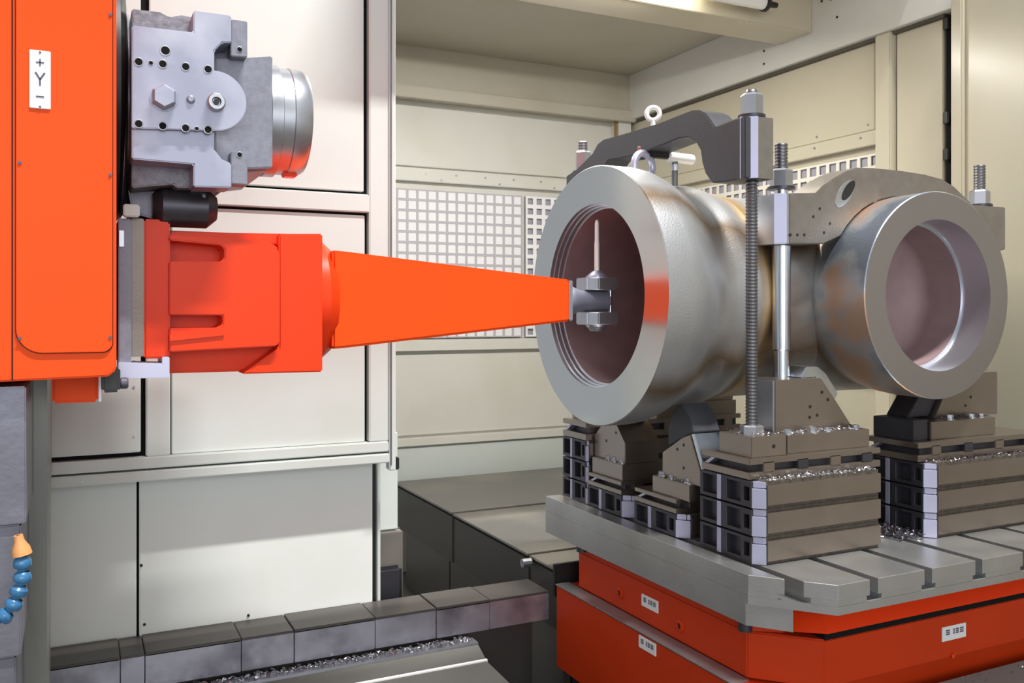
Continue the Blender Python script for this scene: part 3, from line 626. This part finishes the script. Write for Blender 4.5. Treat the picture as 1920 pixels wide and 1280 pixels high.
for (z0, z1), w in zip(layers, pos3):
    riser('%s of three riser blocks stacked under the threaded rod at the near corner' % w, 1.762, 2.252, 2.0, 2.268, z0, z1, 'riser blocks')
for (z0, z1), w in zip(layers, pos3):
    riser('%s of the three riser blocks stacked under the branch flange by the right edge' % w, 2.475, 3.10, 2.0, 2.262, z0, z1, 'riser blocks')
for (z0, z1), w in zip(layers, pos3):
    riser('%s of the three riser blocks stacked at the far left table corner' % w, 1.75, 2.50, 2.94, 3.125, z0, z1, 'riser blocks', ch=.01)
riser('single riser block on the table between the near stack and the far stack', 1.75, 2.05, 2.345, 2.617, .868, .946, 'riser blocks', ch=.035)
riser('single riser block in front of the far left stack below the big flange', 1.75, 2.05, 2.665, 2.932, .868, .948, 'riser blocks', ch=.035)
rail('clamping rail on top of the near corner stack', 1.768, 2.30, 2.045, 2.268, 1.1105, 1.170, 'clamping rails')
rail('clamping rail on top of the stack by the right edge', 2.47, 3.10, 2.045, 2.262, 1.1105, 1.172, 'clamping rails')
rail('clamping rail on top of the far left stack', 1.75, 2.5, 2.945, 3.125, 1.1105, 1.178, 'clamping rails')
rail('clamping rail on the single riser block under the near neck support', 1.75, 2.02, 2.375, 2.615, .9465, .992, 'clamping rails')
rail('clamping rail on the single riser block in front of the far left stack', 1.75, 2.02, 2.70, 2.932, .9485, .994, 'clamping rails')
base_plate('drilled base plate carrying the long threaded clamp rod', 1.79, 1.925, 2.062, 2.21, 1.1705, 1.232, group='base plates')
x, z = 1.875, 1.20
part('bolt_hole', bpy.data.objects['base_plate'], 'black', lambda bm: cyl(bm, (x, 2.063, z), (x, 2.0605, z), .006, 10))
base_plate('long base plate with hex bolts under the left branch support block', 1.94, 2.285, 2.075, 2.262, 1.1705, 1.226, [(1.96, 2.095, .012), (2.06, 2.092, .013), (2.12, 2.092, .010), (2.25, 2.10, .010)], 'base plates')
base_plate('long base plate under the right branch support block', 2.575, 2.90, 2.08, 2.255, 1.1725, 1.232, [(2.69, 2.10, .014), (2.80, 2.10, .012), (2.85, 2.10, .010)], 'base plates')
base_plate('dark low base plate left of the right branch support block', 2.50, 2.572, 2.09, 2.255, 1.1725, 1.24, [], 'base plates', 'block_dark')
base_plate('base plate with bolts under the near pipe neck support', 1.765, 1.96, 2.325, 2.53, .9925, 1.046, [(1.785, 2.50, .013), (1.785, 2.45, .011), (1.79, 2.36, .014)], 'base plates')
base_plate('base plate under the far pipe neck support', 1.765, 1.96, 2.715, 2.925, .9945, 1.052, [(1.785, 2.75, .011), (1.785, 2.80, .012), (1.785, 2.84, .011)], 'base plates')
base_plate('lower brown plate on the far stack seen under the pipe', 2.08, 2.48, 2.95, 3.12, 1.1785, 1.235, [], 'base plates')
base_plate('upper stepped brown plate on the far stack seen under the pipe', 2.15, 2.48, 2.97, 3.10, 1.2355, 1.31, [], 'base plates')
base_plate('small plate carrying the far clamp rod of the dark strap', 1.79, 1.925, 3.02, 3.12, 1.1785, 1.235, [], 'base plates')

# --- V supports
def support(label, group='pipe supports'): return thing('support_block', label, 'support block', (0, 0, 0), group)
def dots(parent, axis, pts, t, r=.0055):
    for u, v in pts:
        if axis == 'X': part('bolt_hole', parent, 'black', lambda bm: cyl(bm, (t+.002, u, v), (t-.0008, u, v), r, 10))
        else: part('bolt_hole', parent, 'black', lambda bm: cyl(bm, (u, t+.002, v), (u, t-.0008, v), r, 10))
w1 = support('brown support block with a slanted jaw under the left side of the branch'); w1.location = (2.08, 2.22, 1.226)
X0 = 1.945
part('body', w1, 'block_brown', lambda bm: prism(bm, [(X0, 1.2265), (X0, 1.390), (2.135, 1.390), (2.205, 1.308), (2.272, 1.2265)], 'Y', 2.132, 2.26), bevel=.002)
part('end_face', w1, 'steel', lambda bm: box(bm, X0-.006, X0+.002, 2.136, 2.258, 1.228, 1.388), bevel=.001)
part('jaw_pad', w1, 'chrome_steel', lambda bm: prism(bm, [(2.075, 1.391), (2.135, 1.391), (2.212, 1.300), (2.238, 1.335), (2.185, 1.402), (2.15, 1.425), (2.10, 1.425)], 'Y', 2.16, 2.25), bevel=.003)
dots(w1, 'Y', [onY(*p, 2.132) for p in ((1541, 735), (1552, 749), (1519, 762), (1532, 778), (1518, 782))], 2.132)
w2 = support('brown support block with a black jaw under the right side of the branch'); w2.location = (2.85, 2.2, 1.232)
part('body', w2, 'block_brown', lambda bm: prism(bm, [(2.665, 1.2325), (2.76, 1.385), (2.995, 1.385), (2.995, 1.2325)], 'Y', 2.14, 2.255), bevel=.002)
part('jaw_pad', w2, 'block_dark', lambda bm: prism(bm, [(2.555, 1.2405), (2.615, 1.315), (2.70, 1.345), (2.735, 1.345), (2.662, 1.2405)], 'Y', 2.16, 2.25), bevel=.003)
dots(w2, 'Y', [onY(*p, 2.14) for p in ((1820, 744), (1810, 760))], 2.14)
w3 = support('near grey support block with a tilted dark jaw under the pipe neck'); w3.location = (1.86, 2.38, 1.046)
part('body', w3, 'block_brown', lambda bm: prism(bm, [(2.496, 1.0465), (2.496, 1.127), (2.385, 1.190), (2.345, 1.204), (2.268, 1.0465)], 'X', 1.782, 1.93), bevel=.002)
part('slope_plate', w3, 'chrome_steel', lambda bm: prism(bm, [(2.343, 1.207), (2.325, 1.210), (2.255, 1.060), (2.268, 1.050)], 'X', 1.785, 1.93), bevel=.002)
part('jaw_pad', w3, 'strap_grey', lambda bm: prism(bm, [(2.475, 1.150), (2.475, 1.215), (2.44, 1.285), (2.405, 1.298), (2.358, 1.255), (2.340, 1.212), (2.385, 1.191)], 'X', 1.79, 1.90), bevel=.003)
dots(w3, 'X', [onX(*p, 1.782) for p in ((1270, 842), (1282, 834), (1282, 877))], 1.782)
w4 = support('far brown support block under the lower edge of the big flange'); w4.location = (1.86, 2.84, 1.052)
part('body', w4, 'block_brown', lambda bm: prism(bm, [(2.725, 1.0525), (2.725, 1.13), (2.775, 1.185), (2.80, 1.20), (2.87, 1.19), (2.935, 1.13), (2.935, 1.0525)], 'X', 1.782, 1.93), bevel=.002)
part('jaw_pad', w4, 'block_dark', lambda bm: prism(bm, [(2.775, 1.186), (2.76, 1.262), (2.83, 1.29), (2.87, 1.20), (2.80, 1.201)], 'X', 1.79, 1.90), bevel=.003)
dots(w4, 'X', [onX(*p, 1.782) for p in ((1155, 811), (1137, 826))], 1.782)

# ================================================================== WORKPIECE
wp = thing('pipe_tee', 'large forged steel pipe tee with two machined flange faces', 'pipe fitting', (2.2, 2.45, 1.218))
AX, AZ = 2.6, 1.655
BX = 2.53
def tmpobj(fn):
    bm = bmesh.new(); fn(bm); bmesh.ops.remove_doubles(bm, verts=bm.verts, dist=1e-6); bmesh.ops.recalc_face_normals(bm, faces=bm.faces)
    me = bpy.data.meshes.new('tmp'); bm.to_mesh(me); bm.free(); o = bpy.data.objects.new('tmp', me); COL.objects.link(o); return o
main_prof = [(1.57, 0), (1.57, .434), (1.573, .437), (1.66, .437), (1.70, .432), (1.74, .418), (1.78, .398), (1.81, .386), (1.84, .381), (1.87, .385), (1.90, .388), (1.93, .384), (1.96, .374), (1.985, .366), (2.0, .369), (2.012, .369), (2.025, .363), (2.10, .360), (2.95, .360), (2.95, 0)]
o_main = tmpobj(lambda bm: lathe(bm, (0, AX, AZ), (1, 0, 0), main_prof, 128))
br_prof = [(-2.01, 0), (-2.01, .335), (-2.013, .338), (-2.14, .336), (-2.20, .330), (-2.25, .318), (-2.28, .312), (-2.30, .316), (-2.33, .330), (-2.6, .33), (-2.6, 0)]
o_br = tmpobj(lambda bm: lathe(bm, (BX, 0, AZ), (0, -1, 0), br_prof, 128))
mb_prof = [(1.5, 0), (1.5, .309), (1.585, .309), (1.5855, .305), (1.602, .305), (1.6025, .301), (1.62, .301), (1.6205, .2965)]+[(1.95+.20*math.sin(a*math.pi/24), .296*math.cos(a*math.pi/24)) for a in range(12)]+[(2.15, 0)]
c_main = tmpobj(lambda bm: lathe(bm, (0, AX, AZ), (1, 0, 0), mb_prof, 128, phase=.011))
bb_prof = [(-1.9, 0), (-1.9, .247), (-2.115, .247), (-2.116, .238)]+[(-2.24-.10*math.sin(a*math.pi/24), .237*math.cos(a*math.pi/24)) for a in range(12)]+[(-2.34, 0)]
c_br = tmpobj(lambda bm: lathe(bm, (BX, 0, AZ), (0, -1, 0), bb_prof, 128, phase=.013))
for o2, op in ((o_br, 'UNION'), (c_main, 'DIFFERENCE'), (c_br, 'DIFFERENCE')):
    md = o_main.modifiers.new('b', 'BOOLEAN'); md.object = o2; md.operation = op; md.solver = 'EXACT'
dg = bpy.context.evaluated_depsgraph_get(); full = bpy.data.meshes.new_from_object(o_main.evaluated_get(dg))
for o2 in (o_main, o_br, c_main, c_br): bpy.data.objects.remove(o2)
def pick(name, m, test, ang=30, label=None):
    bm = bmesh.new(); bm.from_mesh(full)
    kill = [f for f in bm.faces if not test(f.calc_center_median(), f.normal)]
    bmesh.ops.delete(bm, geom=kill, context='FACES')
    loose = [v for v in bm.verts if not v.link_faces]; bmesh.ops.delete(bm, geom=loose, context='VERTS')
    off = wp.location.copy(); bmesh.ops.translate(bm, verts=bm.verts, vec=-off)
    me = bpy.data.meshes.new(name); bm.to_mesh(me); bm.free()
    for p in me.polygons: p.use_smooth = True
    me.set_sharp_from_angle(angle=math.radians(ang)); me.materials.append(MATS[m])
    o = bpy.data.objects.new(name, me); COL.objects.link(o); o.parent = wp
    if label: o['label'] = label
    return o
def region(c, n):
    rm = math.hypot(c.y-AX, c.z-AZ); rb = math.hypot(c.x-BX, c.z-AZ)
    if abs(c.x-1.57) < .002 and n.x < -.9: return 'face_main'
    if abs(c.y-2.01) < .002 and n.y < -.9: return 'face_branch'
    if c.x < 1.6208 and rm < .311: return 'rim_main'
    if c.y < 2.118 and rb < .2485: return 'rim_branch'
    if rm < .2985 and 1.6 < c.x < 2.17: return 'lining'
    if c.x > 1.68 and rm < .31 and c.x < 1.72: return 'lining'
    if rb < .2395 and c.y < 2.45: return 'lining'
    return 'outer'
# keep the temper-colour bands in world units
offm = wp.location
pick('forged_body', 'forging', lambda c, n: region(c, n) == 'outer')
pick('bore_lining', 'lining', lambda c, n: region(c, n) == 'lining', 60, label='dark brown rough inner bore')
pick('flange_face', 'machined', lambda c, n: region(c, n) == 'face_main', label='bright machined ring face of the big open end')
pick('flange_face', 'machined_warm', lambda c, n: region(c, n) == 'face_branch', label='machined ring face of the branch')
pick('bore_rim', 'bore_bright', lambda c, n: region(c, n) == 'rim_main')
pick('bore_rim', 'bore_bright', lambda c, n: region(c, n) == 'rim_branch')
part('lifting_lug', wp, 'lilac_steel', lambda bm: torus(bm, (1.776, 2.60, 2.105), (.25, -1, 0), .047, .013), bevel=0)

# ================================================================== CLAMPS
s1 = thing('strap_clamp', 'dark grey arched strap clamp bridging over the pipe neck', 'clamp', (1.835, 2.6, 1.99), 'strap clamps')
def P1(l): return [onX(a, b, 1.785) for a, b in l]
top = [(1384, 222), (1358, 232), (1340, 238), (1332, 225), (1322, 212), (1310, 206), (1296, 207), (1270, 217), (1235, 231), (1180, 248), (1130, 262), (1120, 270), (1110, 288), (1096, 318)]
bot = [(1120, 312), (1140, 300), (1165, 296), (1200, 288), (1250, 268), (1272, 259), (1290, 257), (1303, 264), (1313, 282), (1316, 305), (1322, 325), (1335, 343), (1360, 341), (1384, 338)]
prof = P1(top); far = onX(1096, 318, 1.785)[0]
prof = [(2.085, 2.183)]+P1(top[1:-1])+[(3.08, 2.165), (3.16, 2.150), (3.16, 2.06), (3.0, 2.06)]+P1(bot[1:-1])+[(2.085, 1.998)]
part('arch', s1, 'strap_grey', lambda bm: prism(bm, prof, 'X', 1.785, 1.885), bevel=.003, ang=28)
part('end_block', s1, 'strap_brown', lambda bm: prism(bm, [(1.787, 2.09), (1.787, 2.105), (1.825, 2.075), (1.885, 2.075), (1.885, 2.105), (1.885, 2.2), (1.79, 2.2)], 'Z', 1.999, 2.182), bevel=.002)
part('chamfer_strip', s1, 'strip_lilac', lambda bm: prism(bm, [(1.783, 2.105), (1.824, 2.071), (1.827, 2.076), (1.788, 2.110)], 'Z', 1.999, 2.183), bevel=.001)
def stud(label, x, y, zb, zt, zn0, zn1, r, threaded, rn=.034):
    t = thing('clamp_stud', label, 'clamp stud', (x, y, zb), 'clamp studs')
    if threaded:
        p = .0105; n = int((zt-zb)/p); prof = [(0, 0)]
        for k in range(n): prof += [(k*p, r*.86), (k*p+p*.35, r), (k*p+p*.6, r), (k*p+p*.95, r*.86)]
        prof += [(zt-zb, r*.8), (zt-zb, 0)]
        part('threaded_rod', t, 'thread', lambda bm: lathe(bm, (x, y, zb), (0, 0, 1), prof, 20), ang=80)
    else:
        part('rod', t, 'chrome_steel', lambda bm: lathe(bm, (x, y, zb), (0, 0, 1), [(0, 0), (0, r*.86), (.085, r*.86), (.09, r), (zn0-zb-.19, r), (zn0-zb-.18, r*.75), (zn0-zb, r*.75), (zn0-zb, 0)], 28))
        p = .0105; n = int((zt-zn1)/p)+2; prof = [(0, 0)]
        for k in range(n): prof += [(k*p, r*.62), (k*p+p*.4, r*.72), (k*p+p*.8, r*.62)]
        prof += [(n*p, 0)]
        part('threaded_rod', t, 'thread', lambda bm: lathe(bm, (x, y, zn1-.01), (0, 0, 1), prof, 20), ang=80)
    part('hex_nut', t, 'steel', lambda bm: lathe(bm, (x, y, zn0), (0, 0, 1), [(0, r*.8), (0, rn), (zn1-zn0-.006, rn), (zn1-zn0, rn*.86), (zn1-zn0, r*.8)], 6, math.radians(10)), ang=20)
    part('washer', t, 'block_dark', lambda bm: cyl(bm, (x, y, zn0-.008), (x, y, zn0+.001), rn*1.22, 28))
    return t
st = stud('long threaded clamp rod at the near end of the dark strap', 1.848, 2.128, 1.232, 2.275, 2.196, 2.262, .0185, True)
part('foot_nut', st, 'steel', lambda bm: lathe(bm, (1.848, 2.128, 1.232), (0, 0, 1), [(0, .036), (.022, .036), (.026, .03), (.026, .018)], 6, math.radians(10)), ang=20)
stud('clamp rod at the far end of the dark strap behind the big flange', 1.835, 3.112, 1.235, 2.285, 2.165, 2.245, .0185, True)
stud('smooth clamp rod with a nut at the left end of the brown strap', 2.055, 2.225, 1.390, 2.145, 2.004, 2.062, .030, False, .036)
stud('clamp rod standing behind the branch flange at the right end of the brown strap', 3.02, 2.23, 1.385, 2.145, 1.998, 2.052, .030, False, .036)
eb = tag(part('eye_bolt', None, 'zinc_white', lambda bm: (torus(bm, (1.835, 2.625, 2.300), (-.6, -.8, 0), .0225, .0085), cyl(bm, (1.835, 2.625, 2.235), (1.835, 2.625, 2.275), .009, 12))), 'white lifting eye bolt on top of the dark strap', 'eye bolt')
ts = thing('clamp_screw', 'clamp screw with a crossbar handle pressing down on the pipe behind the strap', 'clamp screw', (1.91, 2.6, 2.015))
part('screw', ts, 'thread', lambda bm: cyl(bm, (1.91, 2.6, 2.005), (1.91, 2.6, 2.135), .011, 14))
part('screw_foot', ts, 'rust', lambda bm: cyl(bm, (1.91, 2.6, 2.003), (1.91, 2.6, 2.022), .02, 14, ch=.003))
part('crossbar', ts, 'zinc_white', lambda bm: cyl(bm, (1.875, 2.6, 2.148), (1.99, 2.6, 2.145), .018, 18, ch=.004))
part('collar', ts, 'chrome_steel', lambda bm: cyl(bm, (1.91, 2.6, 2.10), (1.91, 2.6, 2.122), .015, 14))
part('arm_link', ts, 'black', lambda bm: box(bm, 1.80, 1.878, 2.585, 2.615, 2.14, 2.19), bevel=.003)
pb = thing('pressure_bolt', 'small blue steel bolt under the dark strap above the lifting lug', 'bolt', (1.80, 2.64, 2.14))
part('bolt_head', pb, 'chrome_steel', lambda bm: lathe(bm, (1.80, 2.64, 2.150), (0, 0, 1), [(0, 0), (0, .022), (.03, .022), (.034, .018), (.034, 0)], 6), ang=20)
part('bolt_tip', pb, 'black', lambda bm: cyl(bm, (1.80, 2.64, 2.14), (1.80, 2.64, 2.150), .014, 14))

s2 = thing('strap_clamp', 'brown arched strap clamp with drilled holes over the branch', 'clamp', (2.53, 2.22, 1.82), 'strap clamps')
Yf = 2.165
left = P([(1480, 362), (1530, 361), (1543, 348), (1560, 336), (1585, 322), (1606, 314), (1640, 315), (1690, 320), (1735, 327), (1768, 336), (1790, 350)], Yf)
under = []
for k in range(0, 19):
    a = math.radians(20+k*7.78); under.append((BX+.338*math.cos(a), AZ+.338*math.sin(a)))
prof2 = left+[(2.90, 1.985), (3.075, 1.985), (3.075, 1.83), (2.90, 1.80)]+[p for p in under if p[0] > 2.5 and p[1] > 1.80 or p[1] > 1.835]+[P([(1543, 457)], Yf)[0], P([(1480, 457)], Yf)[0]]
part('arch', s2, 'strap_brown', lambda bm: prism(bm, prof2, 'Y', Yf, 2.285), bevel=.003, ang=28)
xa = P([(1480, 400)], Yf)[0][0]
part('end_block', s2, 'steel', lambda bm: prism(bm, [(xa-.040, Yf+.025), (xa-.012, Yf+.002), (xa+.004, Yf+.002), (xa+.004, 2.283), (xa-.040, 2.283)], 'Z', P([(1480, 457)], Yf)[0][1], P([(1480, 362)], Yf)[0][1]), bevel=.002)
part('chamfer_strip', s2, 'strip_lilac', lambda bm: prism(bm, [(xa-.042, Yf+.024), (xa-.012, Yf-.002), (xa-.008, Yf+.003), (xa-.037, Yf+.030)], 'Z', P([(1480, 456)], Yf)[0][1], P([(1480, 363)], Yf)[0][1]), bevel=.001)
hp2 = [(1584+13*math.cos(t)*.87+29*math.sin(t)*.5, 363+13*math.cos(t)*.5-29*math.sin(t)*.87) for t in [k*math.pi/12 for k in range(24)]]
hp3 = [(1590+8*math.cos(t)*.87+21*math.sin(t)*.5, 357+8*math.cos(t)*.5-21*math.sin(t)*.87) for t in [k*math.pi/12 for k in range(24)]]
part('oval_pocket', s2, 'chrome_steel', lambda bm: prism(bm, P(hp2, Yf), 'Y', Yf-.0015, Yf+.02), bevel=.001)  # raised bright oval stands in for the lit side of the recess
part('pocket_shade', s2, 'black', lambda bm: prism(bm, P(hp3, Yf), 'Y', Yf-.0022, Yf))  # dark oval painted in as the shaded side of the recess
dots(s2, 'Y', P([(1537, 391), (1525, 406), (1556, 419), (1545, 436), (1482, 440), (1495, 440), (1508, 440)], Yf), Yf, .005)

# ================================================================== CHIPS ON THE FIXTURE
chips('metal_chips', 'bright chips scattered on the base plate beside the left branch support', 150, lambda: (R(1.95, 2.27), R(2.08, 2.128), 1.228), .006)
chips('metal_chips', 'bright chips lying on top of the near riser stack', 260, lambda: (R(1.80, 2.24), R(2.003, 2.042), 1.111), .006)
chips('metal_chips', 'bright chips around the foot of the long threaded rod', 70, lambda: (R(1.795, 1.92), R(2.07, 2.2), 1.234), .005)
chips('metal_chips', 'dark chips in front of the right branch support block', 120, lambda: (R(2.68, 2.89), R(2.085, 2.135), 1.234), .006, 'chip_dark')
chips('metal_chips', 'dark chips heaped on the table against the right riser stack', 420, lambda: (R(2.36, 2.47), R(2.02, 2.25), TZ+.002+R(0, .05)**1.4), .008, 'chip_dark')
chips('metal_chips', 'chips on the top of the right riser stack', 200, lambda: (R(2.5, 3.0), R(2.003, 2.042), 1.111), .006, 'chip_dark')
chips('metal_chips', 'bright chips around the bolts of the near neck support', 60, lambda: (R(1.77, 1.79), R(2.33, 2.52), 1.047), .006)

# ================================================================== TUBE LAMP
lm = thing('tube_lamp', 'lit white tube lamp with a dark end cap under the roof beam', 'lamp', (2.3, 3.34, 3.03))
part('glass_tube', lm, 'tube_glow', lambda bm: cyl(bm, (1.3, 3.34, 3.085), (2.66, 3.34, 3.085), .030, 20))
part('sleeve', lm, 'zinc_white', lambda bm: cyl(bm, (2.66, 3.34, 3.085), (2.98, 3.34, 3.085), .033, 20, ch=.003))
part('end_cap', lm, 'black', lambda bm: lathe(bm, (2.97, 3.34, 3.085), (1, 0, 0), [(0, .034), (.004, .040), (.02, .040), (.026, .034), (.04, .016), (.085, .013), (.085, 0)], 20))
part('bracket', lm, 'cream', lambda bm: box(bm, 2.85, 2.90, 3.33, 3.432, 3.085, 3.16), bevel=.002)
